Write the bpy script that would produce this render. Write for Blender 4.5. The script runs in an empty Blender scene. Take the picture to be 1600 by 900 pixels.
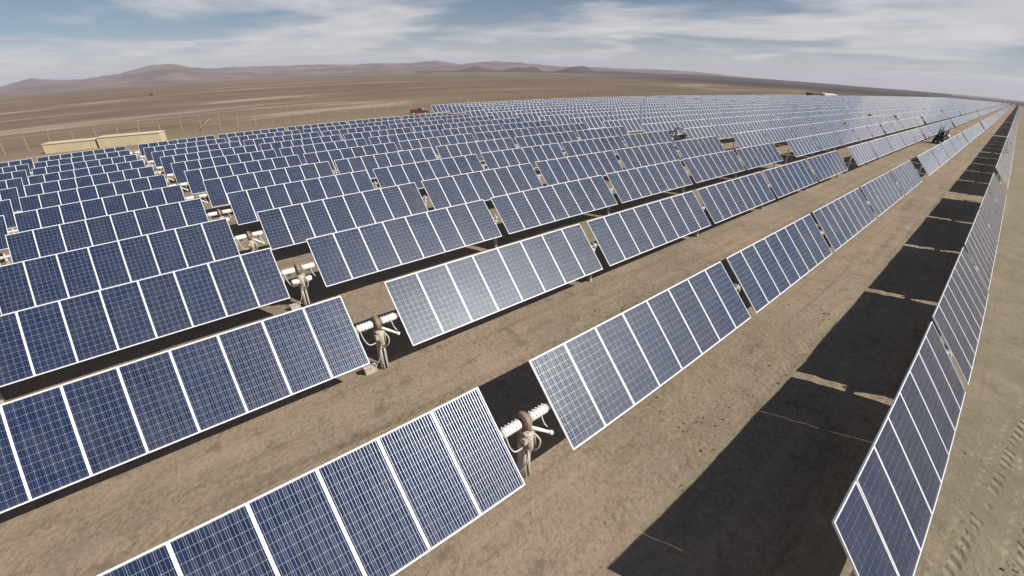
import bpy, bmesh, math, random
import numpy as np
from mathutils import Matrix, Vector, noise

random.seed(7)
SC = bpy.context.scene
COL = SC.collection

# ------------------------------------------------------------------ camera (wide action-camera lens)
cam = bpy.data.cameras.new('camera')
camo = bpy.data.objects.new('camera', cam)
COL.objects.link(camo)
SC.camera = camo
cam.type = 'PANO'
lens = cam if hasattr(cam, 'panorama_type') else cam.cycles
lens.panorama_type = 'FISHEYE_LENS_POLYNOMIAL'
for i, k in enumerate((0.0, 0.0659941511491526, -1.3529223113324005e-05, -7.119229646113044e-05, 1.579565916002878e-06)):
    setattr(lens, 'fisheye_polynomial_k%d' % i, -k)
lens.fisheye_fov = math.radians(200)
cam.sensor_fit = 'HORIZONTAL'
cam.sensor_width, cam.sensor_height = 36.0, 20.25
cam.shift_x = -(803.029 - 800) / 1600
cam.shift_y = (480.418 - 450) / 900
cam.clip_start, cam.clip_end = 0.1, 60000
r, u, f = ((0.64287875, 0.76593674, 0.00691512), (-0.38038507, 0.31140906, 0.87082237), (-0.66484142, 0.5624636, -0.49154917))
camo.matrix_world = Matrix(((r[0], u[0], -f[0], 4.43884), (r[1], u[1], -f[1], -4.74145), (r[2], u[2], -f[2], 5.86316), (0, 0, 0, 1)))

# ------------------------------------------------------------------ sun, sky, exposure
SUN = Vector((0.99, 0.67, 1.0)).normalized()
SUN_EL, SUN_AZ = math.asin(SUN.z), math.atan2(SUN.x, SUN.y)
sl = bpy.data.lights.new('sun', 'SUN')
sl.energy, sl.angle, sl.color = 5.0, math.radians(0.5), (1.0, 0.955, 0.89)
so = bpy.data.objects.new('sun', sl)
COL.objects.link(so)
so.rotation_euler = SUN.to_track_quat('Z', 'Y').to_euler()

W = bpy.data.worlds.new('World')
SC.world = W
W.use_nodes = True
SC.view_settings.view_transform = 'Standard'
SC.view_settings.look = 'None'
SC.view_settings.exposure = 0.28
SC.view_settings.gamma = 1.0


class NT:
    def __init__(s, nt):
        s.nt = nt
        nt.nodes.clear()

    def n(s, kind, ins=None, **kw):
        nd = s.nt.nodes.new(kind)
        for k, v in kw.items():
            setattr(nd, k, v)
        for k, v in (ins or {}).items():
            sock = nd.inputs[k]
            if isinstance(v, bpy.types.NodeSocket):
                s.nt.links.new(v, sock)
            elif isinstance(v, bpy.types.Node):
                s.nt.links.new(v.outputs[0], sock)
            else:
                sock.default_value = v
        return nd

    def math(s, op, a, b=None, c=None, clamp=False):
        ins = {0: a}
        if b is not None:
            ins[1] = b
        if c is not None:
            ins[2] = c
        return s.n('ShaderNodeMath', ins, operation=op, use_clamp=clamp).outputs[0]

    def noise(s, vec, scale, detail=4, rough=0.55, dist=0.0):
        return s.n('ShaderNodeTexNoise', {'Vector': vec, 'Scale': scale, 'Detail': detail, 'Roughness': rough, 'Distortion': dist}).outputs[0]

    def ramp(s, fac, lo, hi):
        return s.n('ShaderNodeMapRange', {0: fac, 1: lo, 2: hi, 3: 0.0, 4: 1.0}, interpolation_type='SMOOTHSTEP').outputs[0]

    def mix(s, fac, a, b, blend='MIX'):
        nd = s.n('ShaderNodeMix', data_type='RGBA', blend_type=blend, clamp_factor=True)
        for k, v in ((0, fac), (6, a), (7, b)):
            if isinstance(v, bpy.types.NodeSocket):
                s.nt.links.new(v, nd.inputs[k])
            elif isinstance(v, (tuple, list)):
                nd.inputs[k].default_value = (*v[:3], 1)
            else:
                nd.inputs[k].default_value = v
        return nd.outputs[2]


def build_sky():
    g = NT(W.node_tree)
    sky = g.n('ShaderNodeTexSky', sky_type='NISHITA', sun_disc=False, sun_elevation=SUN_EL, sun_rotation=SUN_AZ,
              altitude=1200, air_density=1.0, dust_density=0.25, ozone_density=3.0)
    tc = g.n('ShaderNodeTexCoord')
    sep = g.n('ShaderNodeSeparateXYZ', {0: tc.outputs['Generated']})
    zz = g.math('MAXIMUM', sep.outputs[2], 0.0)
    dz = g.math('ADD', zz, 0.06)
    # thin high cloud laid out on a flat deck overhead
    px = g.math('DIVIDE', sep.outputs[0], dz)
    py = g.math('DIVIDE', sep.outputs[1], dz)
    v = g.n('ShaderNodeCombineXYZ', {0: px, 1: py, 2: 3.7})
    rot = g.n('ShaderNodeMapping', {'Vector': v.outputs[0], 'Rotation': (0, 0, math.radians(35)), 'Scale': (0.75, 1.0, 1.0)})
    n1 = g.noise(rot.outputs[0], 0.62, 6, 0.55, 0.35)
    n2 = g.noise(rot.outputs[0], 0.28, 3, 0.5, 0.2)
    s_ = g.math('ADD', g.math('MULTIPLY', n1, 0.65), g.math('MULTIPLY', n2, 0.5))
    cov = g.ramp(s_, 0.49, 0.66)
    cov = g.math('MULTIPLY', cov, g.math('SUBTRACT', 1.0, g.math('MULTIPLY', g.ramp(zz, 0.40, 0.75), 1.0)))   # thinner overhead
    low = g.ramp(zz, 0.085, 0.005)            # cloud deck closes up towards the horizon
    cov = g.math('MAXIMUM', cov, g.math('MULTIPLY', low, 0.8), clamp=True)
    n3 = g.noise(rot.outputs[0], 1.6, 5, 0.6)
    ccol = g.mix(g.ramp(n3, 0.3, 0.75), (10.0, 9.7, 10.0), (12.6, 12.2, 12.4))
    col = g.mix(g.math('MULTIPLY', cov, 0.9), sky.outputs[0], ccol)
    bg = g.n('ShaderNodeBackground', {0: col, 1: 0.050})
    g.n('ShaderNodeOutputWorld', {0: bg.outputs[0]})


build_sky()

# ------------------------------------------------------------------ field geometry
P = 5.398                       # row spacing
T = 0.81                        # module tilt (radians)
CR, SY = 0.098, 0.0024          # cross slope per row, slope along the rows
HG = 1.58                       # axis height above the ground
MW, ML = 0.994, 1.97            # module size
TP, GAP, DG, EG = 8.41, 0.41, 1.25, 3.5
BLOCK = 2 * (4 * TP + 8) + DG + EG
Y0 = [0.66, 0.0, -0.59, -1.17, -1.81, -2.30, -2.91, -3.57, -4.15, -4.74, -5.30, -5.94, -6.44, -7.03, -7.62, -8.2, -8.8]
DZ = [-0.046, 0, -0.018, -0.031] + [-0.005] * 13
TILT = [0.829, 0.8036, 0.812, 0.803] + [0.807] * 13


def axis_z(x, y):
    q = x / P
    if q >= 1.5:
        z = CR * (1.5 + 3.0 * (1 - math.exp(-(q - 1.5) / 6)))
    elif q > -17:
        z = CR * q
    else:
        z = -CR * (17 + 10 * (1 - math.exp((q + 17) / 10)))
    return z + SY * min(max(y, -60.0), 1000.0)


RUTS = [(-1.75, 0.16), (-3.35, 0.16), (3.15, 0.14), (2.2, 0.14), (8.6, 0.2), (10.3, 0.2)]


def ground_z(x, y, fine=True):
    z = axis_z(x, y) - HG
    if fine and -80 < x < 25 and -40 < y < 75:
        fade = min(1, (25 - x) / 10, (x + 80) / 10, (75 - y) / 15, (y + 40) / 10)
        h = 0.045 * noise.noise(Vector((x * 0.33, y * 0.33, 2.0))) + 0.035 * noise.noise(Vector((x * 0.9, y * 0.9, 5.0)))
        h += 0.014 * noise.noise(Vector((x * 2.6, y * 2.6, 8.0)))
        for rx, w in RUTS:
            d = (x - rx - 0.12 * noise.noise(Vector((rx, y * 0.15, 1.0)))) / w
            h += -0.022 * math.exp(-d * d) + 0.012 * math.exp(-(abs(d) - 1.6) ** 2)
        z += h * fade
    return z


# ------------------------------------------------------------------ mesh helpers
class MB:
    def __init__(s):
        s.v, s.f, s.m, s.sm = [], [], [], []

    def quad(s, pts, mi=0):
        n = len(s.v)
        s.v += [tuple(p) for p in pts]
        s.f.append(tuple(range(n, n + len(pts))))
        s.m.append(mi)
        s.sm.append(False)

    def box(s, c, d, mi=0, mat=None, taper=1.0):
        n = len(s.v)
        for k in (-1, 1):
            tp = taper if k == 1 else 1.0
            for i, j in ((-1, -1), (1, -1), (1, 1), (-1, 1)):
                p = Vector((c[0] + i * d[0] / 2 * tp, c[1] + j * d[1] / 2 * tp, c[2] + k * d[2] / 2))
                s.v.append(tuple(mat @ p) if mat else tuple(p))
        for q in ((0, 3, 2, 1), (4, 5, 6, 7), (0, 1, 5, 4), (1, 2, 6, 5), (2, 3, 7, 6), (3, 0, 4, 7)):
            s.f.append(tuple(n + i for i in q))
            s.m.append(mi)
            s.sm.append(False)

    def tube(s, pts, r, seg=10, mi=0, caps=True):
        pts = [Vector(p) for p in pts]
        rs = r if isinstance(r, (list, tuple)) else [r] * len(pts)
        n = len(s.v)
        up = None
        for i, p in enumerate(pts):
            d = (pts[min(i + 1, len(pts) - 1)] - pts[max(i - 1, 0)]).normalized()
            if up is None:
                up = d.orthogonal().normalized()
            up = (up - d * up.dot(d)).normalized()
            b = d.cross(up)
            for k in range(seg):
                a = 2 * math.pi * k / seg
                s.v.append(tuple(p + (up * math.cos(a) + b * math.sin(a)) * rs[i]))
        for i in range(len(pts) - 1):
            for k in range(seg):
                a, b2 = n + i * seg + k, n + i * seg + (k + 1) % seg
                s.f.append((a, b2, b2 + seg, a + seg))
                s.m.append(mi)
                s.sm.append(True)
        if caps:
            s.f.append(tuple(n + k for k in reversed(range(seg))))
            s.f.append(tuple(n + (len(pts) - 1) * seg + k for k in range(seg)))
            s.m += [mi, mi]
            s.sm += [False, False]

    def mesh(s, name, mats, fix=False):
        me = bpy.data.meshes.new(name)
        me.from_pydata(s.v, [], s.f)
        for m in mats:
            me.materials.append(m)
        me.polygons.foreach_set('material_index', s.m)
        me.polygons.foreach_set('use_smooth', s.sm)
        me.update()
        return me


def link(name, me, parent=None, loc=(0, 0, 0), rot=(0, 0, 0), kind=None):
    o = bpy.data.objects.new(name, me)
    COL.objects.link(o)
    o.location, o.rotation_euler = loc, rot
    if parent:
        o.parent = parent
    if kind:
        o['kind'] = kind
    return o


def tag(o, label, cat, group=None):
    o['label'], o['category'] = label, cat
    if group:
        o['group'] = group
    return o


def thing(name, label, cat, loc, rot=(0, 0, 0), group=None):
    return tag(link(name, None, None, loc, rot), label, cat, group)


# ------------------------------------------------------------------ materials
def mat(name):
    m = bpy.data.materials.new(name)
    m.use_nodes = True
    return m, NT(m.node_tree)


def simple(name, col, rough=0.6, metal=0.0, var=0.12, scale=6.0, spec=0.4, dirt=None):
    m, g = mat(name)
    tc = g.n('ShaderNodeTexCoord')
    n1 = g.noise(tc.outputs['Object'], scale, 5, 0.6)
    c = g.mix(g.ramp(n1, 0.3, 0.7), tuple(x * (1 - var) for x in col), tuple(min(1, x * (1 + var)) for x in col))
    if dirt:
        n2 = g.noise(tc.outputs['Object'], scale * 2.3, 6, 0.7)
        c = g.mix(g.math('MULTIPLY', g.ramp(n2, 0.5, 0.75), 0.6), c, dirt)
    b = g.n('ShaderNodeBsdfPrincipled', {'Base Color': c, 'Roughness': rough, 'Metallic': metal, 'Specular IOR Level': spec})
    g.n('ShaderNodeOutputMaterial', {0: b.outputs[0]})
    return m


M_FRAME = simple('anodised_frame', (0.74, 0.74, 0.75), 0.42, 0.0, 0.05, 3, 0.5)
M_GALV = simple('galvanised_steel', (0.47, 0.44, 0.39), 0.55, 0.2, 0.12, 9, 0.5, dirt=(0.42, 0.36, 0.28))
M_WHITE = simple('white_painted_metal', (0.78, 0.76, 0.72), 0.45, 0.0, 0.06, 8, 0.5, dirt=(0.5, 0.43, 0.34))
M_GEAR = simple('dusty_gear_housing', (0.46, 0.41, 0.34), 0.55, 0.0, 0.2, 12, 0.4, dirt=(0.24, 0.18, 0.12))
M_RING = simple('weathered_drive_ring', (0.25, 0.19, 0.13), 0.6, 0.1, 0.2, 10)
M_CABLE = simple('pale_cable', (0.55, 0.50, 0.46), 0.6, 0.0, 0.1, 20)
M_DARKSTEEL = simple('dark_steel', (0.05, 0.05, 0.055), 0.5, 0.1, 0.2, 8)
M_RUBBER = simple('black_rubber', (0.02, 0.02, 0.02), 0.8, 0.0, 0.2, 12)
M_CREAM = simple('cream_panel', (0.50, 0.43, 0.27), 0.7, 0.0, 0.06, 0.8, 0.3, dirt=(0.55, 0.45, 0.3))
M_CREAMTOP = simple('pale_roof_sheet', (0.56, 0.50, 0.35), 0.6, 0.0, 0.05, 1.2)
M_RED = simple('red_car_paint', (0.15, 0.03, 0.035), 0.3, 0.0, 0.08, 3, 0.5)
M_GLASSDARK = simple('vehicle_glass', (0.03, 0.035, 0.04), 0.08, 0.0, 0.1, 3, 0.6)
M_WOODPOST = simple('weathered_fence_post', (0.29, 0.235, 0.16), 0.8, 0.0, 0.15, 3)
M_WIRE = simple('fence_wire', (0.40, 0.36, 0.29), 0.6, 0.2, 0.1, 3)
M_BROWN = simple('brown_wall', (0.17, 0.12, 0.09), 0.8, 0.0, 0.15, 1)
M_BUSH = simple('dark_foliage', (0.045, 0.06, 0.028), 0.9, 0.0, 0.5, 3, 0.2)


def cell_material(name, mean=False):
    m, g = mat(name)
    tc = g.n('ShaderNodeTexCoord')
    oi = g.n('ShaderNodeObjectInfo')
    geo = g.n('ShaderNodeNewGeometry')
    off = g.n('ShaderNodeVectorMath', {0: tc.outputs['Object'], 1: g.n('ShaderNodeVectorMath', {0: oi.outputs['Location'], 1: (3.1, 7.7, 5.3)}, operation='MULTIPLY').outputs[0]}, operation='ADD')
    vor = g.n('ShaderNodeTexVoronoi', {'Vector': off.outputs[0], 'Scale': 55.0, 'Randomness': 1.0})
    crystal = g.n('ShaderNodeSeparateColor', {0: vor.outputs['Color']}).outputs[0]
    isl = geo.outputs['Random Per Island']
    base = g.mix(isl, (0.001, 0.010, 0.044), (0.003, 0.016, 0.062))
    base = g.mix(g.math('MULTIPLY', crystal, 0.30), base, (0.010, 0.030, 0.090))
    # per-module shade: some modules lean violet, some greener
    base = g.mix(g.math('MULTIPLY', oi.outputs['Random'], 0.35), base, (0.010, 0.016, 0.034))
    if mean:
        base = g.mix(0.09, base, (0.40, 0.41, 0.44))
    # dust film, heavier toward the lower edge and in streaks
    dn = g.noise(off.outputs[0], 2.2, 5, 0.65)
    base = g.mix(g.math('MULTIPLY_ADD', g.ramp(dn, 0.35, 0.8), 0.04, 0.007), base, (0.56, 0.47, 0.45))
    rn = g.noise(off.outputs[0], 1.3, 3, 0.5)
    rough = g.math('MULTIPLY_ADD', rn, 0.015, 0.012)
    sx = g.n('ShaderNodeSeparateXYZ', {0: tc.outputs['Object']}).outputs[0]
    base = g.mix(g.math('MULTIPLY', g.ramp(sx, 0.80, 1.0), 0.05), base, (0.5, 0.45, 0.38))
    b = g.n('ShaderNodeBsdfPrincipled', {'Base Color': base, 'Roughness': rough, 'IOR': 1.45, 'Specular IOR Level': 0.5 if mean else 0.30,
            'Coat Weight': g.math('MULTIPLY_ADD', dn, 0.4, 0.18) if mean else g.math('MULTIPLY_ADD', dn, 0.26, -0.02, clamp=True), 'Coat Roughness': 0.58, 'Coat IOR': 1.5,
            'Sheen Weight': 0.10 if mean else 0.04, 'Sheen Roughness': 0.4, 'Sheen Tint': (0.95, 0.92, 0.95, 1)})
    g.n('ShaderNodeOutputMaterial', {0: b.outputs[0]})
    return m


def busbar_material():
    m, g = mat('silver_busbar')
    b = g.n('ShaderNodeBsdfPrincipled', {'Base Color': (0.29, 0.305, 0.31, 1), 'Roughness': 0.42, 'Metallic': 1.0})
    g.n('ShaderNodeOutputMaterial', {0: b.outputs[0]})
    return m


M_CELL = cell_material('polycrystalline_cell')
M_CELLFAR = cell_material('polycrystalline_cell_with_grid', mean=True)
M_BUS = busbar_material()
M_BACK = simple('backsheet_under_glass', (0.34, 0.36, 0.41), 0.03, 0.0, 0.04, 3, 0.5)


def ground_material(name, road=False):
    m, g = mat(name)
    geo = g.n('ShaderNodeNewGeometry')
    pos = geo.outputs['Position']
    sep = g.n('ShaderNodeSeparateXYZ', {0: pos})
    x, y = sep.outputs[0], sep.outputs[1]
    big = g.noise(pos, 0.12, 4, 0.6, 0.4)
    mid = g.noise(pos, 0.9, 5, 0.65, 0.6)
    fine = g.noise(pos, 9.0, 6, 0.75)
    grit = g.noise(pos, 45.0, 4, 0.8)
    c = g.mix(g.ramp(big, 0.38, 0.62), (0.185, 0.150, 0.106), (0.258, 0.195, 0.146))
    c = g.mix(g.math('MULTIPLY', g.ramp(mid, 0.42, 0.72), 0.75), c, (0.205, 0.168, 0.108))
    pink = g.noise(pos, 0.35, 4, 0.6, 0.8)
    c = g.mix(g.math('MULTIPLY', g.ramp(pink, 0.48, 0.72), 0.55), c, (0.285, 0.200, 0.152))
    c = g.mix(g.math('MULTIPLY', g.ramp(fine, 0.40, 0.68), 0.45), c, (0.31, 0.255, 0.188))
    c = g.mix(g.math('MULTIPLY', g.ramp(fine, 0.55, 0.30), 0.5), c, (0.115, 0.088, 0.062))
    c = g.mix(g.math('MULTIPLY', g.ramp(grit, 0.50, 0.75), 0.25), c, (0.36, 0.31, 0.24))
    lane = g.noise(g.n('ShaderNodeMapping', {'Vector': pos, 'Scale': (2.4, 0.10, 0.0)}).outputs[0], 1.0, 5, 0.65, 0.6)
    c = g.mix(g.math('MULTIPLY', g.ramp(lane, 0.52, 0.70), 0.45), c, (0.300, 0.240, 0.170))
    c = g.mix(g.math('MULTIPLY', g.ramp(lane, 0.46, 0.32), 0.55), c, (0.145, 0.110, 0.078))
    blot = g.noise(pos, 1.7, 5, 0.62, 0.2)
    c = g.mix(g.math('MULTIPLY', g.ramp(blot, 0.54, 0.70), 0.65), c, (0.135, 0.104, 0.074))
    c = g.mix(g.math('MULTIPLY', g.ramp(blot, 0.42, 0.28), 0.4), c, (0.300, 0.235, 0.170))
    # greener, greyer margin right of the last row
    rt = g.ramp(x, 5.0, 7.5)
    c = g.mix(g.math('MULTIPLY', rt, 0.75), c, g.mix(g.ramp(mid, 0.35, 0.7), (0.175, 0.158, 0.108), (0.235, 0.205, 0.145)))
    c = g.mix(1.0, c, (1.16, 1.15, 1.12), 'MULTIPLY')
    # open plain beyond the field: streaks and flats
    far = g.ramp(x, -62.0, -120.0)
    pv = g.n('ShaderNodeMapping', {'Vector': pos, 'Scale': (0.012, 0.004, 0.0), 'Rotation': (0, 0, -0.55)})
    st = g.noise(pv.outputs[0], 1.0, 7, 0.65, 0.8)
    st2 = g.noise(pv.outputs[0], 0.23, 5, 0.6, 0.5)
    plain = g.mix(g.ramp(st, 0.36, 0.64), (0.138, 0.105, 0.070), (0.215, 0.165, 0.112))
    plain = g.mix(g.math('MULTIPLY', g.ramp(st2, 0.45, 0.62), 0.6), plain, (0.190, 0.128, 0.095))
    plain = g.mix(g.math('MULTIPLY', g.ramp(st, 0.575, 0.64), 0.8), plain, (0.36, 0.30, 0.23))
    st3 = g.noise(g.n('ShaderNodeMapping', {'Vector': pos, 'Scale': (0.05, 0.012, 0.0), 'Rotation': (0, 0, -0.4)}).outputs[0], 1.0, 5, 0.6, 1.0)
    plain = g.mix(g.math('MULTIPLY', g.ramp(st3, 0.46, 0.30), 0.55), plain, (0.085, 0.064, 0.045))
    plain = g.mix(g.math('MULTIPLY', g.ramp(st3, 0.60, 0.70), 0.5), plain, (0.29, 0.235, 0.165))
    # dark gravel flats far off beyond the field
    dk = g.math('MULTIPLY', g.ramp(y, 380.0, 900.0), g.ramp(g.math('MULTIPLY_ADD', y, 0.75, x), -300.0, 300.0))
    plain = g.mix(g.math('MULTIPLY', dk, 0.85), plain, (0.050, 0.040, 0.036))
    c = g.mix(g.math('MAXIMUM', far, g.ramp(y, 700.0, 1000.0)), c, plain)
    if road:
        c = g.mix(0.6, c, g.mix(mid, (0.40, 0.325, 0.25), (0.47, 0.385, 0.30)))
    # relief: grains, clods, tyre treads beside the last row
    tread = None
    for (x0, slope, wob, freq) in ((5.95, 0.14, 0.3, 21.0), (7.15, 0.04, 0.5, 19.0), (7.75, 0.14, 0.3, 21.0), (9.0, 0.04, 0.5, 19.0), (1.6, 0.03, 0.4, 21.0), (-3.4, 0.02, 0.3, 21.0)):
        wn = g.n('ShaderNodeTexNoise', {'W': g.math('MULTIPLY', y, 0.12), 'Scale': 1.0, 'Detail': 1.0}, noise_dimensions='1D').outputs[0]
        xc = g.math('ADD', g.math('MULTIPLY_ADD', y, slope, x0), g.math('MULTIPLY', wn, wob))
        d = g.math('SUBTRACT', x, xc)
        band = g.ramp(g.math('ABSOLUTE', d), 0.24, 0.12)
        ph = g.math('SINE', g.math('ADD', g.math('MULTIPLY', y, freq), g.math('MULTIPLY', g.math('ABSOLUTE', d), 14.0)))
        part = g.math('MULTIPLY', g.math('MULTIPLY', band, g.ramp(mid, 0.40, 0.52)), g.math('MULTIPLY_ADD', ph, 0.5, -0.4))
        tread = part if tread is None else g.math('ADD', tread, part)
    clod = g.n('ShaderNodeTexVoronoi', {'Vector': pos, 'Scale': 5.0}, feature='SMOOTH_F1').outputs['Distance']
    clodm = g.math('MULTIPLY', g.math('SUBTRACT', 0.6, clod), g.ramp(mid, 0.5, 0.72))
    h = g.math('ADD', g.math('MULTIPLY', fine, 0.030), g.math('MULTIPLY', grit, 0.008))
    h = g.math('ADD', h, g.math('MULTIPLY', tread, g.math('MULTIPLY_ADD', rt, 0.045, 0.012)))
    h = g.math('ADD', h, g.math('MULTIPLY', clodm, 0.06))
    h = g.math('ADD', h, g.math('MULTIPLY', g.math('ADD', mid, blot), 0.04))
    bump = g.n('ShaderNodeBump', {'Height': h, 'Distance': 1.0, 'Strength': 0.75})
    b = g.n('ShaderNodeBsdfPrincipled', {'Base Color': c, 'Roughness': 0.95, 'Specular IOR Level': 0.1, 'Normal': bump.outputs[0]})
    g.n('ShaderNodeOutputMaterial', {0: b.outputs[0]})
    return m


M_SAND = ground_material('desert_sand')
M_ROAD = ground_material('graded_sand_track', road=True)


def hill_material(name, a, b_):
    m, g = mat(name)
    geo = g.n('ShaderNodeNewGeometry')
    n1 = g.noise(geo.outputs['Position'], 0.0022, 8, 0.62, 0.5)
    c = g.mix(g.ramp(n1, 0.35, 0.65), a, b_)
    b = g.n('ShaderNodeBsdfPrincipled', {'Base Color': c, 'Roughness': 1.0, 'Specular IOR Level': 0.0})
    g.n('ShaderNodeOutputMaterial', {0: b.outputs[0]})
    return m


M_HILL = hill_material('bare_hill_rock', (0.110, 0.072, 0.062), (0.230, 0.152, 0.122))
M_HILLDARK = hill_material('dark_hill_rock', (0.06, 0.046, 0.045), (0.10, 0.078, 0.072))


# ------------------------------------------------------------------ ground sheet
def graded(lo, hi, step, ratio, lim_lo, lim_hi):
    a = list(np.arange(lo, hi + 1e-6, step))
    s, q = step, hi
    while q < lim_hi:
        s *= ratio
        q += s
        a.append(q)
    s, q = step, lo
    while q > lim_lo:
        s *= ratio
        q -= s
        a.insert(0, q)
    return a


def build_ground():
    xs = graded(-14.0, 12.0, 0.16, 1.09, -16000, 9000)
    ys = graded(-9.0, 24.0, 0.16, 1.06, -9000, 16000)
    nx, ny = len(xs), len(ys)
    vs = []
    for yy in ys:
        for xx in xs:
            vs.append((xx, yy, ground_z(xx, yy)))
    idx = np.arange(nx * ny).reshape(ny, nx)
    q = np.stack([idx[:-1, :-1], idx[:-1, 1:], idx[1:, 1:], idx[1:, :-1]], -1).reshape(-1, 4)
    me = bpy.data.meshes.new('ground')
    me.from_pydata(vs, [], q.tolist())
    me.materials.append(M_SAND)
    me.polygons.foreach_set('use_smooth', [True] * len(me.polygons))
    link('ground', me, kind='structure')
    # graded track along the outer edge of the field
    b = MB()
    n = 0
    prev = None
    for i in range(0, 90):
        yy = -70 + i * 3.0
        row = []
        for xx in (-80.5, -77.5, -74.5, -71.5):
            w = 0.7 * noise.noise(Vector((xx, yy * 0.05, 3)))
            row.append((xx + w, yy, ground_z(xx + w, yy) + 0.03))
        if prev:
            for k in range(3):
                b.quad((prev[k], prev[k + 1], row[k + 1], row[k]))
        prev = row
    link('dirt_track', b.mesh('dirt_track', [M_ROAD]), kind='structure')


build_ground()

# ------------------------------------------------------------------ hills on the horizon
RIDGE = [(118, .5), (108, .6), (102.62, 0.68), (100.12, 0.55), (97.75, 0.95), (96.89, 0.77), (94.51, 0.73), (91.44, 0.89), (88.34, 1.5), (86.12, 1.5), (84.78, 1.14),
         (83.05, 1.0), (79.35, 1.09), (74.2, 0.91), (68.0, 0.94), (62.23, 0.84), (58.89, 1.02), (56.28, 0.8), (52.5, 1.07), (50.23, 0.94), (46.43, 0.62),
         (42.65, 0.58), (38.17, 0.59), (35.23, 0.61), (30.9, 0.44), (24.65, 0.22), (18.15, 0.10), (12.18, 0.06), (6.8, 0.05), (2.86, 0.04), (-10, 0.08), (-25, 0.15)]


def hill_range(name, material, r0, r1, crest, scale, az0, az1, step, rough, lower=0.0, bumps=None):
    ra = sorted(RIDGE)
    A, E = [a for a, e in ra], [e for a, e in ra]
    azs = np.arange(az0, az1, step)
    rs = np.linspace(r0, r1, 46)
    vs = []
    for az in azs:
        e = float(np.interp(az, A, E))
        if bumps is not None:
            e = bumps(az)
        H = 5.86 + math.tan(math.radians(e)) * crest * scale
        a = math.radians(az)
        for rr in rs:
            t = (rr - r0) / (crest - r0) if rr < crest else (r1 - rr) / (r1 - crest)
            t = max(0.0, min(1.0, t))
            s = t * t * (3 - 2 * t)
            px_, py_ = -math.sin(a) * rr + 4.4, math.cos(a) * rr - 4.7
            nz = noise.fractal(Vector((px_, py_, 0)) * (1.0 / 900), 0.75, 2.2, 7) - 0.35 * abs(noise.noise(Vector((px_, py_, 4)) * (1.0 / 330)))
            h = -9 + (H + 9) * s * (1 + rough * nz * (1.0 - 0.75 * s)) + 0
            vs.append((px_, py_, h))
    n = len(rs)
    fs = [(i * n + j, i * n + j + 1, (i + 1) * n + j + 1, (i + 1) * n + j) for i in range(len(azs) - 1) for j in range(n - 1)]
    me = bpy.data.meshes.new(name)
    me.from_pydata(vs, [], fs)
    me.materials.append(material)
    me.polygons.foreach_set('use_smooth', [True] * len(fs))
    link(name, me, kind='structure')


hill_range('mountain_range', M_HILL, 4200, 9500, 7000, 1.0, -25, 118, 0.2, 0.9)


def low_bumps(az):
    e = 0.02
    for c, w, h in ((54.5, 1.6, 0.42), (49.5, 1.3, 0.40), (47.6, 0.8, 0.42), (43.0, 1.4, 0.50), (41.6, 0.9, 0.42), (38, 3, 0.22), (30, 5, 0.16), (20, 6, 0.10)):
        e += h * math.exp(-((az - c) / w) ** 2)
    return e


hill_range('foothills', M_HILLDARK, 3000, 4600, 3800, 1.0, 5, 62, 0.3, 0.5, bumps=low_bumps)

# ------------------------------------------------------------------ solar module
PITCH = 1.0


def frame_into(b, ox=0.0, oy=0.0, mi=0, w=0.023, h=0.035):
    """four aluminium rails; x runs down the slope, y along the row, top face at z=0"""
    b.box((ox - ML / 2 + w / 2, oy, -h / 2), (w, MW, h), mi)
    b.box((ox + ML / 2 - w / 2, oy, -h / 2), (w, MW, h), mi)
    b.box((ox, oy - MW / 2 + w / 2, -h / 2 - 0.0005), (ML - 2 * w, w, h), mi)
    b.box((ox, oy + MW / 2 - w / 2, -h / 2 - 0.0005), (ML - 2 * w, w, h), mi)


def module_mesh():
    b = MB()
    frame_into(b)
    w = 0.022
    b.box((0, 0, -0.012), (ML - 2 * w, MW - 2 * w, 0.012), 1)
    b.box((0.0 - 0.75, 0, -0.032), (0.12, 0.16, 0.022), 2)      # junction box on the back
    return b.mesh('solar_module', [M_FRAME, M_BACK, M_DARKSTEEL])


def cell_mesh():
    b = MB()
    z = -0.0045
    cs, gp = 0.1542, 0.0044
    xw = 12 * cs + 11 * gp
    yw = 6 * cs + 5 * gp
    ch = 0.006
    for i in range(12):
        for j in range(6):
            x0, y0 = -xw / 2 + i * (cs + gp), -yw / 2 + j * (cs + gp)
            x1, y1 = x0 + cs, y0 + cs
            b.quad(((x0 + ch, y0, z), (x1 - ch, y0, z), (x1, y0 + ch, z), (x1, y1 - ch, z), (x1 - ch, y1, z), (x0 + ch, y1, z), (x0, y1 - ch, z), (x0, y0 + ch, z)), 0)
    for j in range(6):
        for k in (1, 3, 5):
            yc = -yw / 2 + j * (cs + gp) + cs * k / 6
            hw = 0.0026
            b.quad(((-xw / 2, yc - hw, z + 0.0015), (xw / 2, yc - hw, z + 0.0015), (xw / 2, yc + hw, z + 0.0015), (-xw / 2, yc + hw, z + 0.0015)), 1)
    return b.mesh('cell_sheet', [M_CELL, M_BUS])


ME_MOD, ME_CELL = module_mesh(), cell_mesh()


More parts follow.
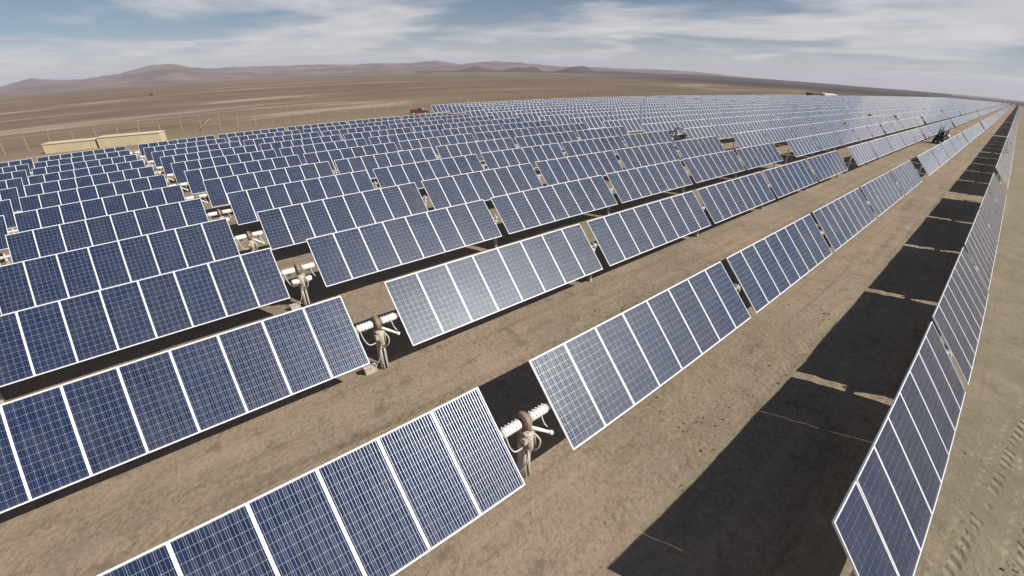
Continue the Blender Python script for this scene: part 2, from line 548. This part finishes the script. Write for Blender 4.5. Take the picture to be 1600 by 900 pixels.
def table_into(b, y, n=8, mi=(0, 1), dx=0.0):
    """n coarse modules (rails and laminate) in tracker-local tilted space"""
    for i in range(n):
        oy = y + (i + 0.5) * PITCH
        frame_into(b, dx, oy, mi[0], 0.038)
        b.quad([(dx - ML / 2 + 0.03, oy - MW / 2 + 0.03, -0.006), (dx + ML / 2 - 0.03, oy - MW / 2 + 0.03, -0.006),
                (dx + ML / 2 - 0.03, oy + MW / 2 - 0.03, -0.006), (dx - ML / 2 + 0.03, oy + MW / 2 - 0.03, -0.006)], mi[1])
        b.quad([(dx - ML / 2 + 0.03, oy - MW / 2 + 0.03, -0.016), (dx - ML / 2 + 0.03, oy + MW / 2 - 0.03, -0.016),
                (dx + ML / 2 - 0.03, oy + MW / 2 - 0.03, -0.016), (dx + ML / 2 - 0.03, oy - MW / 2 + 0.03, -0.016)], mi[0])


# tube lies behind the modules, along the tracker axis
def tube_centre(t):
    return (-math.sin(t) * 0.125, -math.cos(t) * 0.125)


def post_mesh(h, w=0.13):
    b = MB()
    for s in (-1, 1):
        b.box((s * w / 2, 0, -h / 2), (0.012, w * 0.75, h), 0)
    b.box((0, 0, -h / 2), (w - 0.012, 0.010, h), 0)
    b.box((0, 0, 0.005), (w * 1.5, w * 1.1, 0.03), 0)
    return b.mesh('post', [M_GALV])


ME_POST = post_mesh(HG + 0.25)


def hoop_mesh():
    b = MB()
    pts = [(0.135 * math.cos(a), 0, 0.135 * math.sin(a)) for a in np.linspace(-0.25, math.pi + 0.25, 15)]
    b.tube(pts, 0.022, 6)
    b.box((0, 0, -0.10), (0.30, 0.08, 0.05), 0)
    return b.mesh('bearing_hoop', [M_WHITE])


ME_HOOP = hoop_mesh()


def purlin_mesh():
    b = MB()
    b.box((0, 0, -0.058), (1.0, 0.05, 0.045), 0)
    return b.mesh('purlin', [M_GALV])


ME_PURLIN = purlin_mesh()


def tube_mesh(y0, y1, r=0.075):
    b = MB()
    b.tube([(0, y0, 0), (0, y1, 0)], r, 12)
    return b.mesh('torque_tube', [M_GALV])


# drive: column, slewing ring, sleeves, motor, boxes, cables (all around the origin = tube centre)
def drive_parts(kind):
    out = []
    b = MB()
    n = 28                                                     # slewing ring
    for (ya, yb, ro) in ((-0.075, 0.03, 0.20), (0.031, 0.075, 0.17)):
        b.tube([(0, ya, 0), (0, ya + 0.012, 0), (0, yb - 0.012, 0), (0, yb, 0)], [ro - 0.015, ro, ro, ro - 0.015], n)
    for k in range(12):
        a = 2 * math.pi * k / 12
        b.tube([(0.155 * math.cos(a), -0.092, 0.155 * math.sin(a)), (0.155 * math.cos(a), -0.07, 0.155 * math.sin(a))], 0.014, 6)
    out.append(('slewing_ring', b.mesh('slewing_ring', [M_RING])))
    for s in (-1, 1):                                          # bolted tube sleeves each side
        b = MB()
        b.tube([(0, s * 0.12, 0), (0, s * 0.14, 0), (0, s * 0.54, 0), (0, s * 0.56, 0)], [0.075, 0.097, 0.097, 0.088], 16)
        for k in range(5):
            yy = s * (0.17 + k * 0.085)
            b.tube([(0, yy - 0.012, 0), (0, yy + 0.012, 0)], 0.103, 16)
            for q in (0.6, 2.2):
                b.tube([(0.10 * math.cos(q), yy, 0.10 * math.sin(q)), (0.118 * math.cos(q), yy, 0.118 * math.sin(q))], 0.014, 6)
        b.box((0.0, s * 0.36, -0.115), (0.09, 0.10, 0.06), 1)
        out.append(('tube_sleeve', b.mesh('tube_sleeve', [M_WHITE, M_DARKSTEEL])))
    b = MB()                                                   # column: back plate and two flanges, splayed at the foot
    hh = HG + 0.25
    for s in (-1, 1):
        b.box((0.02, s * 0.085, -0.2 - hh / 2), (0.20, 0.014, hh), 0)
    b.box((-0.07, 0, -0.2 - hh / 2), (0.014, 0.156, hh), 0)
    b.box((0.03, 0, -0.30), (0.26, 0.24, 0.03), 0)
    for s in (-1, 1):
        b.tube([(0.10, s * 0.05, -0.72), (0.115, s * 0.05, -1.2), (0.16, s * 0.045, -HG + 0.02)], 0.026, 6)
    out.append(('drive_column', b.mesh('drive_column', [M_GALV])))
    b = MB()                                                   # worm gear housing on the column
    b.tube([(0.11, 0, -0.20), (0.13, 0, -0.26), (0.13, 0, -0.60), (0.12, 0, -0.66)], [0.06, 0.105, 0.105, 0.07], 12)
    b.box((0.12, -0.07, -0.36), (0.16, 0.16, 0.14), 0)
    b.box((0.10, 0.02, -0.22), (0.14, 0.26, 0.05), 0)
    for k in range(4):
        b.tube([(0.13, 0, -0.46 - k * 0.04), (0.13, 0, -0.475 - k * 0.04)], 0.118, 12)
    b.tube([(0.20, 0.09, -0.30), (0.22, 0.10, -0.56)], 0.035, 8, 1)
    b.tube([(0.21, -0.06, -0.42), (0.27, -0.07, -0.50)], 0.05, 8, 1)
    b.box((0.15, 0.03, -0.70), (0.10, 0.14, 0.06), 1)
    for s in (-1, 1):
        b.box((0.02, s * 0.115, -0.42), (0.16, 0.03, 0.20), 1)
        for q in (-0.35, -0.49):
            b.tube([(0.06, s * 0.12, q), (0.06, s * 0.15, q)], 0.018, 6, 0)
    out.append(('gear_housing', b.mesh('gear_housing', [M_GEAR, M_RING])))
    if kind == 'arm':
        b = MB()
        b.tube([(0.12, 0.06, -0.13), (0.20, 0.24, -0.24), (0.28, 0.42, -0.36)], [0.045, 0.038, 0.032], 8)
        b.tube([(0.28, 0.42, -0.36), (0.31, 0.48, -0.40)], 0.05, 8)
        out.append(('motor_arm', b.mesh('motor_arm', [M_WHITE])))
    else:
        for s in (-1, 1):
            b = MB()
            b.tube([(0.14, s * 0.10, -0.40), (0.14, s * 0.12, -0.40), (0.14, s * 0.33, -0.38), (0.14, s * 0.35, -0.38)], [0.06, 0.095, 0.095, 0.06], 12)
            b.tube([(0.14, s * 0.20, -0.40), (0.14, s * 0.22, -0.40)], 0.108, 12)
            out.append(('drive_motor', b.mesh('drive_motor', [M_WHITE])))
    for pts in ([(0.05, -0.50, -0.06), (0.10, -0.46, -0.30), (0.13, -0.36, -0.50), (0.14, -0.22, -0.53), (0.13, -0.10, -0.50)],
                [(0.04, -0.56, -0.06), (0.06, -0.58, -0.28), (0.02, -0.60, -0.42)],
                [(0.18, -0.04, -0.60), (0.26, -0.12, -0.80), (0.20, -0.18, -1.05), (0.10, -0.30, -HG + 0.30)],
                [(0.14, 0.10, -0.25), (0.30, 0.16, -0.40), (0.28, 0.12, -0.62), (0.16, 0.04, -0.72)],
                [(0.05, 0.40, -0.06), (0.10, 0.44, -0.26), (0.14, 0.52, -0.40)]):
        b = MB()
        P_ = [Vector(p) for p in pts]
        sm = []
        for i in range(len(P_) - 1):                          # smooth the cable
            p0, p1, p2, p3 = P_[max(i - 1, 0)], P_[i], P_[i + 1], P_[min(i + 2, len(P_) - 1)]
            for k in range(4):
                t = k / 4
                sm.append(0.5 * ((2 * p1) + (p2 - p0) * t + (2 * p0 - 5 * p1 + 4 * p2 - p3) * t * t + (3 * p1 - p0 - 3 * p2 + p3) * t ** 3))
        sm.append(P_[-1])
        b.tube(sm, 0.017, 6)
        out.append(('cable', b.mesh('cable', [M_CABLE])))
    b = MB()
    b.box((0.02, -0.42, -HG + 0.16), (0.14, 0.34, 0.26), 0)
    b.box((0.02, -0.42, -HG + 0.305), (0.17, 0.38, 0.025), 0)
    b.box((0.02, -0.42, -HG + 0.0), (0.05, 0.05, 0.12), 0)
    out.append(('junction_box', b.mesh('junction_box', [M_GEAR])))
    return out


DRIVES = {k: drive_parts(k) for k in ('arm', 'twin')}

ORD = ['first', 'second', 'third', 'fourth', 'fifth', 'sixth', 'seventh', 'eighth', 'ninth', 'tenth', 'eleventh', 'twelfth', 'thirteenth',
       'fourteenth', 'fifteenth', 'sixteenth', 'seventeenth']
G_NEAR, G_MID, G_FAR = 'solar trackers in the nearest block', 'solar trackers in the block past the first cross gap', 'solar trackers in the far blocks'


def near_label(k):
    if k == 0:
        return 'nearest tracker row along the right edge, casting the long black shadow'
    if k == 1:
        return 'tracker row in the centre front with sun glinting off the modules beside its open drive'
    if k == 2:
        return 'tracker row just behind the front one, its drive post standing at a lit sandy gap'
    if k == 3:
        return 'tracker row with two white motors on its drive, second behind the front one'
    if k == 12:
        return 'outermost tracker row of the near block, against the sandy track and cream cabins'
    return '%s tracker row back from the front one, in the near block' % ORD[k - 1]


def slip(i):
    return -0.022 if i < 1 else (0.022 if i > 5 else 0.0)      # two wider joints let thin slits of sun through


def tracker_near(k):
    x, y0, t = (1 - k) * P, Y0[k], TILT[k]
    yc = y0 - DG / 2
    zc = axis_z(x, yc) + DZ[k]
    root = thing('solar_tracker', near_label(k), 'solar tracker', (x, yc, zc - HG), (math.atan(SY), 0, 0), G_NEAR)
    rnd = random.Random(k)
    tx, tz = tube_centre(t)
    starts = [DG / 2 + TP * i for i in range(5)] + ([-DG / 2 - 8 - TP * i for i in range(3)] if k else [])
    for ys in starts:
        dt = rnd.uniform(-0.018, 0.018) if k > 2 else (rnd.uniform(-0.006, 0.006) if k != 2 else 0.004)
        if k == 0 and abs(ys - DG / 2 - TP) < 0.1:
            dt = -0.022
        for i in range(8):
            m = link('solar_module', ME_MOD, root, (0, ys + (i + 0.5) * PITCH + rnd.uniform(-.002, .002) + (slip(i) if k == 0 and ys < 1 else 0), HG), (rnd.uniform(-.002, .002), t + dt + rnd.uniform(-.004, .004), 0))
            c = link('cell_sheet', ME_CELL, m)
            c['kind'] = 'stuff'
        for yy in (1.0, 4.0, 7.0):
            link('purlin', ME_PURLIN, root, (0, ys + yy, HG), (0, t + dt, 0))
    link('torque_tube', tube_mesh(DG / 2 - 0.1, DG / 2 + 4 * TP + 8.35), root, (tx, 0, HG + tz))
    if k:
        link('torque_tube', tube_mesh(-DG / 2 - 2 * TP - 8.35, -DG / 2 + 0.1), root, (tx, 0, HG + tz))
    posts = [DG / 2 + TP * i - GAP / 2 for i in range(1, 5)] + [DG / 2 + 4 * TP + 8.28]
    if k:
        posts += [-DG / 2 - TP * i + GAP / 2 for i in range(1, 3)] + [-DG / 2 - 2 * TP - 8.28]
    for py in posts:
        link('post', ME_POST, root, (tx, py, HG + tz - 0.13))
        link('bearing_hoop', ME_HOOP, root, (tx, py, HG + tz), (0, t * 0.4, 0))
    kind = 'twin' if k in (3, 5, 9) else 'arm'
    for nm, me in DRIVES[kind]:
        o = link(nm, me, root, (tx, 0, HG + tz))
    return root


for k in range(13):
    tracker_near(k)


# middle block: each table of eight modules is a part
def table_part_mesh():
    b = MB()
    table_into(b, 0.0)
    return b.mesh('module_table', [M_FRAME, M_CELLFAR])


ME_TABLE = table_part_mesh()


def posts_into(b, ylist, tx, tz, z0):
    for py in ylist:
        b.box((tx, py, z0 + tz - 0.9), (0.13, 0.10, 1.85), 0)


ME_LONGPOST = MB()
ME_LONGPOST.box((0, 0, -0.95), (0.13, 0.10, 1.9), 0)
ME_LONGPOST = ME_LONGPOST.mesh('post', [M_GALV])


def tracker_mid(k):
    x, t = (1 - k) * P, TILT[k]
    yc = Y0[k] - DG / 2 + BLOCK
    zc = axis_z(x, yc) + DZ[k]
    where = {0: 'continuing the right edge row into the distance', 1: 'in line with the glinting front row', 2: 'in line with the row behind the front one'}.get(
        k, '%s row from the right edge' % ORD[k] if k < 16 else 'outermost row beside the red pickup')
    root = thing('solar_tracker', 'hazy tracker past the first cross gap, ' + where, 'solar tracker', (x, yc, zc - HG), (math.atan(SY), 0, 0), G_MID)
    rnd = random.Random(100 + k)
    tx, tz = tube_centre(t)
    starts = [DG / 2 + TP * i for i in range(5)] + [-DG / 2 - 8 - TP * i for i in range(4 if k > 12 else 5)]
    for ys in starts:
        link('module_table', ME_TABLE, root, (0, ys, HG), (0, t + rnd.uniform(-0.01, 0.01), 0))
    lo, hi = min(starts) - 0.35, max(starts) + 8.35
    link('torque_tube', tube_mesh(lo, hi), root, (tx, 0, HG + tz))
    for ys in starts:
        py = ys + 8.2 if ys > 0 else ys - 0.2
        link('post', ME_LONGPOST, root, (tx, py, HG + tz))
    for nm, me in DRIVES['arm']:
        if nm in ('slewing_ring', 'drive_column', 'gear_housing', 'tube_sleeve'):
            link(nm, me, root, (tx, 0, HG + tz))


for k in range(17):
    tracker_mid(k)


# far blocks: one mesh per tracker, too small to tell its parts apart
def far_mesh():
    b = MB()
    t = T
    R = Matrix.Rotation(t, 4, 'Y')
    starts = [DG / 2 + TP * i for i in range(5)] + [-DG / 2 - 8 - TP * i for i in range(5)]
    for ys in starts:
        table_into(b, ys)
    b.v = [tuple(R @ Vector(p)) for p in b.v]
    tx, tz = tube_centre(t)
    b.tube([(tx, min(starts) - .3, tz), (tx, max(starts) + 8.3, tz)], 0.075, 6, 0)
    for ys in starts:
        py = ys + 8.2 if ys > 0 else ys - 0.2
        b.box((tx, py, tz - 0.9), (0.13, 0.10, 1.85), 2)
    b.box((tx, 0, tz - 0.9), (0.2, 0.2, 1.85), 2)
    b.v = [(p[0], p[1], p[2] + HG) for p in b.v]
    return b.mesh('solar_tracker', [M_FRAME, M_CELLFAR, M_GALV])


ME_FAR = far_mesh()
for blk in range(2, 11):
    for k in range(17):
        x = (1 - k) * P
        yc = Y0[k] - DG / 2 + BLOCK * blk
        o = link('solar_tracker', ME_FAR, None, (x, yc, axis_z(x, yc) + DZ[k] - HG), (math.atan(SY), 0, 0))
        if blk == 2:
            tag(o, 'small tracker row just past the second cross gap, ' + ('at the right edge' if k == 0 else '%s from the right edge' % ORD[k] if k < 16 else 'outermost of its block'), 'solar tracker', G_FAR)
        else:
            tag(o, 'distant pale tracker row merging with its neighbours beyond the third cross gap', 'solar tracker', G_FAR)


# ------------------------------------------------------------------ perimeter fence
FX = -103.0


def fence_run(label, ys, xfun, braces, rails):
    root = thing('perimeter_fence', label, 'fence', (xfun(ys[0]), ys[0], ground_z(xfun(ys[0]), ys[0])), group='perimeter fences')
    ox, oy, oz = root.location
    b = MB()
    b.box((0, 0, 1.25), (0.11, 0.11, 2.7), 0)
    b.tube([(0, 0, 2.6), (0.02, 0.10, 2.78), (0.03, 0.32, 3.05)], 0.05, 6)
    me = b.mesh('fence_post', [M_WOODPOST])
    for yy in ys:
        xx = xfun(yy)
        link('fence_post', me, root, (xx - ox, yy - oy, ground_z(xx, yy) - oz), (0, 0, random.uniform(-.1, .1)))
    b = MB()
    for s in (-1, 1):
        b.tube([(0, 0, 2.1), (0, s * 2.3, 0.0)], 0.06, 6)
    b.tube([(0, -1.1, 1.05), (0, 1.1, 1.05)], 0.05, 6)
    mb = b.mesh('brace', [M_WOODPOST])
    for yy in braces:
        xx = xfun(yy)
        link('brace', mb, root, (xx - ox, yy - oy, ground_z(xx, yy) - oz))
    for h, rr in rails:
        b = MB()
        b.tube([(xfun(yy) - ox, yy - oy, ground_z(xfun(yy), yy) - oz + h) for yy in ys], rr, 5)
        link('rail' if rr > 0.02 else 'wire', b.mesh('rail' if rr > 0.02 else 'wire', [M_WOODPOST if rr > 0.02 else M_WIRE]), root)
    return root


fence_run('open wire fence with leaning post tops and wooden A-braces along the plain', [0.5 + 3.4 * i for i in range(60)], lambda y: -102.5 - 0.03 * max(0, y - 20) - 0.6 * math.exp(-((y - 0.5) / 3) ** 2),
          [5.6, 33.0, 70.0], [(0.3, .006), (0.8, .006), (1.3, .006), (1.8, .006), (2.3, .006), (2.75, .006), (3.0, .006)])
fence_run('low railed fence section running behind the cream cabins', [-44.0 + 3.4 * i for i in range(13)], lambda y: -103.0 + 0.1 * (y + 10) * 0.2,
          [], [(2.55, .035), (1.2, .006), (0.6, .006), (1.9, .006)])


# ------------------------------------------------------------------ cream cabins beyond the outermost row
def cabin(label, a, b_, depth, h):
    a, b_ = Vector(a), Vector(b_)
    L = (b_ - a).length
    ang = math.atan2(b_.y - a.y, b_.x - a.x)
    mid = (a + b_) / 2
    g0 = min(ground_z(a.x, a.y), ground_z(b_.x, b_.y)) - 0.05
    root = thing('site_cabin', label, 'cabin', (mid.x, mid.y, g0), (0, 0, ang), 'cream cabins')
    bb = MB()
    bb.box((0, depth / 2, h / 2), (L, depth, h), 0)
    link('wall', bb.mesh('wall', [M_CREAM]), root)
    n = int(L / 1.2)
    rb = MB()
    rb.box((0, -0.012, h / 2), (0.05, 0.024, h - 0.3), 0)
    rib = rb.mesh('wall_rib', [M_CREAM])
    for i in range(n):
        link('wall_rib', rib, root, (-L / 2 + (i + 0.5) * L / n, 0, 0))
    rf = MB()
    rf.box((0, depth / 2, h + 0.05), (L + 0.16, depth + 0.2, 0.10), 0)
    rf.box((0, depth / 2, h + 0.14), (L - 0.3, depth * 0.6, 0.08), 0)
    link('roof', rf.mesh('roof', [M_CREAMTOP]), root)
    bs = MB()
    bs.box((0, depth / 2, -0.1), (L - 0.2, depth - 0.2, 0.22), 0)
    link('base', bs.mesh('base', [M_BROWN]), root)


cabin('shorter cream cabin at the left, just left of the dark slit between the two', (-94.2, -20.2, 0), (-91.6, -13.0, 0), 2.6, 1.45)
cabin('longer cream cabin at the right, beside the end of the outermost module row', (-91.4, -12.6, 0), (-88.2, -3.7, 0), 2.6, 1.6)


# ------------------------------------------------------------------ vehicles
def wheel_meshes(r, w):
    b = MB()
    b.tube([(0, -w / 2, 0), (0, -w / 2 + .03, 0), (0, w / 2 - .03, 0), (0, w / 2, 0)], [r * .88, r, r, r * .88], 18)
    c = MB()
    c.tube([(0, -w / 2 - .012, 0), (0, w / 2 + .012, 0)], r * 0.58, 12)
    return b.mesh('tyre', [M_RUBBER]), c.mesh('rim', [M_WHITE])


def extrude(b, prof, w0, w1, mi, ytop=None):
    """side profile (x,z) list -> solid between y=-w/2..w/2"""
    n = len(b.v)
    zs = [p[1] for p in prof]
    lo, hi = min(zs), max(zs)
    for s in (-1, 1):
        for (px_, pz) in prof:
            tt = (pz - lo) / (hi - lo)
            b.v.append((px_, s * (w0 + (w1 - w0) * tt) / 2, pz))
    m = len(prof)
    b.f.append(tuple(n + i for i in range(m)))
    b.f.append(tuple(n + m + i for i in reversed(range(m))))
    b.m += [mi, mi]
    b.sm += [False, False]
    for i in range(m):
        j = (i + 1) % m
        b.f.append((n + i, n + m + i, n + m + j, n + j))
        b.m.append(mi)
        b.sm.append(False)


def pickup():
    x, y = -89.0, 46.0
    root = thing('pickup_truck', 'small red pickup parked on the sandy track at the corner of the field', 'pickup', (x, y, ground_z(x, y) + 0.03), (0, 0, math.radians(60)))
    root.scale = (0.82,) * 3
    b = MB()
    extrude(b, [(-2.5, .45), (2.45, .45), (2.55, .75), (2.45, 1.02), (1.15, 1.12), (-2.5, 1.10)], 1.78, 1.74, 0)
    link('body', b.mesh('body', [M_RED]), root)
    b = MB()
    extrude(b, [(-0.75, 1.10), (1.2, 1.10), (0.55, 1.74), (-0.55, 1.76)], 1.68, 1.40, 0)
    cab = link('cab', b.mesh('cab', [M_RED]), root)
    for s in (-1, 1):
        b = MB()
        b.quad([(-0.55, s * 0.835, 1.17), (0.95, s * 0.835, 1.17), (0.5, s * 0.722, 1.66), (-0.45, s * 0.718, 1.66)][::s])
        link('side_window', b.mesh('side_window', [M_GLASSDARK]), cab)
    b = MB()
    b.quad([(1.165, -.7, 1.15), (1.165, .7, 1.15), (0.615, .6, 1.69), (0.615, -.6, 1.69)])
    b.v = [(p[0] + 0.012, p[1], p[2] + .01) for p in b.v]
    link('windscreen', b.mesh('windscreen', [M_WHITE]), cab)  # opaque white in place of glass: the window's glint put into its colour
    b = MB()
    b.box((-1.65, 0, 1.115), (1.5, 1.45, 0.02), 0)
    for s in (-1, 1):
        b.box((-1.65, s * .8, 1.2), (1.7, .1, .2), 0)
    link('load_bed', b.mesh('load_bed', [M_RED]), root)
    ty, rm = wheel_meshes(.38, .26)
    for wx in (-1.6, 1.6):
        for s in (-1, 1):
            w = link('wheel', ty, root, (wx, s * .82, .38))
            link('rim', rm, w)
    for s in (-1, 1):
        b = MB()
        b.box((2.5, s * .65, .82), (.1, .3, .16), 0)
        link('headlight', b.mesh('headlight', [M_WHITE]), root)


pickup()


def work_machine(label, x, y, rot, arms, tank, scale=1.0):
    root = thing('work_machine', label, 'machine', (x, y, ground_z(x, y)), (0, 0, rot), 'dark work machines')
    root.scale = (scale,) * 3
    b = MB()
    extrude(b, [(-1.6, .45), (1.5, .45), (1.6, .95), (0.9, 1.35), (-1.3, 1.45), (-1.65, 1.0)], 1.5, 1.3, 0)
    link('body', b.mesh('body', [M_DARKSTEEL]), root)
    b = MB()
    for sx in (-0.9, 0.35):
        for s in (-1, 1):
            b.tube([(sx, s * .6, 1.4), (sx * .9, s * .55, 2.15)], .05, 6)
    b.box((-0.28, 0, 2.18), (1.35, 1.25, .07), 0)
    link('cab_frame', b.mesh('cab_frame', [M_DARKSTEEL]), root)
    b = MB()
    b.box((-0.35, 0, 1.5), (.5, .5, .12), 0)
    b.box((-0.6, 0, 1.8), (.12, .5, .55), 0)
    link('seat', b.mesh('seat', [M_RUBBER]), root)
    for pts in arms:
        b = MB()
        b.tube(pts, [.09] * (len(pts) - 1) + [.05], 7)
        link('boom', b.mesh('boom', [M_DARKSTEEL]), root)
    if tank:
        b = MB()
        b.tube([(1.75, -.5, 1.15), (1.75, -.45, 1.15), (1.75, .45, 1.15), (1.75, .5, 1.15)], [.3, .42, .42, .3], 14)
        link('tank', b.mesh('tank', [M_WHITE]), root)
    ty, rm = wheel_meshes(.45, .3)
    for wx in (-1.05, 1.05):
        for s in (-1, 1):
            w = link('wheel', ty, root, (wx, s * .72, .45))
            link('rim', rm, w)


work_machine('dark work machine with a white tank in front, parked in the alley between two rows', -3.1, 91.5, math.radians(78),
             [[(-1.2, .3, 1.4), (-1.4, .3, 2.3), (-1.3, .3, 3.1)], [(0.8, -.2, 1.3), (1.2, -.2, 2.3), (2.0, -.2, 2.9)], [(0.2, .5, 2.1), (0.6, .5, 2.7), (1.4, .6, 3.0)]], True, 0.9)
work_machine('dark work machine with bent arms sticking up in the cross gap between blocks', -25.2, 45.6, math.radians(60),
             [[(-1.2, .2, 1.3), (-1.9, .2, 1.9), (-2.6, .2, 1.8)], [(0.6, .3, 1.4), (0.9, .4, 2.5), (1.8, .5, 3.0)], [(1.2, -.3, 1.2), (2.0, -.3, 2.0), (3.0, -.2, 1.9)],
              [(-.2, -.4, 2.2), (0.3, -.5, 2.9), (1.3, -.5, 2.7)]], False, 0.7)


# ------------------------------------------------------------------ far buildings and bush
def hut(label, x, y, rot, L, Wd, h, mwall, mroof):
    root = thing('hut', label, 'hut', (x, y, ground_z(x, y)), (0, 0, rot), 'small far buildings')
    b = MB()
    b.box((0, 0, h / 2 - .1), (L, Wd, h + .2), 0)
    link('wall', b.mesh('wall', [mwall]), root)
    b = MB()
    extrude(b, [(-L / 2 - .3, h + .002), (L / 2 + .3, h + .002), (L / 2 + .2, h + .25), (0, h + .8), (-L / 2 - .2, h + .25)], Wd + .5, Wd + .4, 0)
    link('roof', b.mesh('roof', [mroof]), root)
    b = MB()
    b.box((L * .2, -Wd / 2 - .03, 1.0), (1.0, .06, 2.0), 0)
    link('door', b.mesh('door', [M_DARKSTEEL]), root)


hut('small brown hut at the far edge of the module field', -96.0, 335.0, math.radians(60), 9, 6, 2.6, M_BROWN, M_BROWN)
hut('low white shed beside the brown hut at the far field edge', -93.5, 352.0, math.radians(75), 14, 6, 2.2, M_WHITE, M_WHITE)
hut('tiny dark hut alone on the plain above the cream cabins', -488.0, 4.0, math.radians(70), 3.4, 3, 1.6, M_BROWN, M_BROWN)


def bush(label, x, y, h, w, seed):
    rnd = random.Random(seed)
    root = thing('shrub', label, 'shrub', (x, y, ground_z(x, y)), group='shrubs along the field edge')
    b = MB()
    for i in range(5):
        a = rnd.uniform(0, 6.28)
        b.tube([(0, 0, -.1), (math.cos(a) * w * .15, math.sin(a) * w * .15, h * .35), (math.cos(a) * w * .32, math.sin(a) * w * .32, h * .7)], [.09, .06, .03], 5)
    link('stem', b.mesh('stem', [M_BROWN]), root)
    b = MB()
    cl = [(rnd.gauss(0, .25) * w, rnd.gauss(0, .25) * w, rnd.uniform(.3, .85) * h, rnd.uniform(.18, .32) * w) for _ in range(14)]
    for i in range(900):
        c = rnd.choice(cl)
        d = Vector((rnd.gauss(0, 1), rnd.gauss(0, 1), rnd.gauss(0, 1))).normalized() * c[3] * rnd.uniform(.5, 1.05)
        p = Vector(c[:3]) + d
        if p.z < .05:
            continue
        a_ = Vector((rnd.gauss(0, 1), rnd.gauss(0, 1), rnd.gauss(0, 1))).normalized() * rnd.uniform(.08, .17)
        q_ = a_.orthogonal().normalized() * rnd.uniform(.04, .09)
        b.quad((p - a_, p + q_, p + a_, p - q_))
    o = link('foliage', b.mesh('foliage', [M_BUSH]), root)
    o['kind'] = 'stuff'


bush('large dark green shrub at the right edge, past the last row', 10.2, 135.0, 4.2, 4.2, 1)
bush('smaller dark green shrub farther along the right edge', 11.5, 165.0, 3.4, 4.0, 2)

# ------------------------------------------------------------------ loose stones and clods between the near rows
def build_stones():
    rnd = random.Random(11)
    b = MB()
    def stone(x, y, r):
        n = len(b.v)
        z = ground_z(x, y)
        k = 6
        a0 = rnd.uniform(0, 6.28)
        hgt = r * rnd.uniform(.45, .9)
        for i in range(k):
            a = a0 + 2 * math.pi * i / k
            q = r * rnd.uniform(.75, 1.2)
            b.v.append((x + math.cos(a) * q, y + math.sin(a) * q * .8, z - r * .25))
        for i in range(k):
            a = a0 + 2 * math.pi * (i + .3) / k
            q = r * rnd.uniform(.35, .75)
            b.v.append((x + math.cos(a) * q, y + math.sin(a) * q * .8, z + hgt * rnd.uniform(.7, 1)))
        for i in range(k):
            j = (i + 1) % k
            b.f.append((n + i, n + j, n + k + j, n + k + i))
        b.f.append(tuple(n + k + i for i in range(k)))
        b.m += [0] * (k + 1)
        b.sm += [False] * (k + 1)
    heaps = [(3.0 + rnd.uniform(-.3, .3), 6.0, 90, .55), (1.6, 3.2, 40, .5), (-3.0, 7.0, 50, .6), (-2.4, 3.0, 40, .5), (8.3, 4.0, 60, .6), (9.3, 8.0, 60, .8), (1.8, 12.0, 50, .6)]
    for hx, hy, n, sp in heaps:
        for _ in range(n):
            stone(rnd.gauss(hx, sp), rnd.gauss(hy, sp), min(.06, abs(rnd.gauss(.0, .022)) + .008))
    for _ in range(5200):
        x, y = rnd.uniform(-13, 12), rnd.uniform(-7, 30)
        if noise.noise(Vector((x * .5, y * .5, 9))) + rnd.uniform(-.3, .3) < .05:
            continue
        stone(x, y, min(.05, abs(rnd.gauss(0, .013)) + .006))
    link('loose_stones', b.mesh('loose_stones', [M_STONE]), kind='stuff')


M_STONE = simple('sand_coloured_stone', (0.21, 0.165, 0.12), 0.95, 0.0, 0.35, 2.5, 0.1)
build_stones()

# ------------------------------------------------------------------ air
def build_haze():
    b = MB()
    b.box((-2000, 2500, 140), (26000, 24000, 320), 0)
    m, g = mat('dusty_air')
    v = g.n('ShaderNodeVolumePrincipled', {'Color': (0.80, 0.80, 0.92, 1), 'Density': 0.85e-4, 'Anisotropy': 0.0})
    g.n('ShaderNodeOutputMaterial', {'Volume': v.outputs[0]})
    link('haze', b.mesh('haze', [m]), kind='stuff')


build_haze()
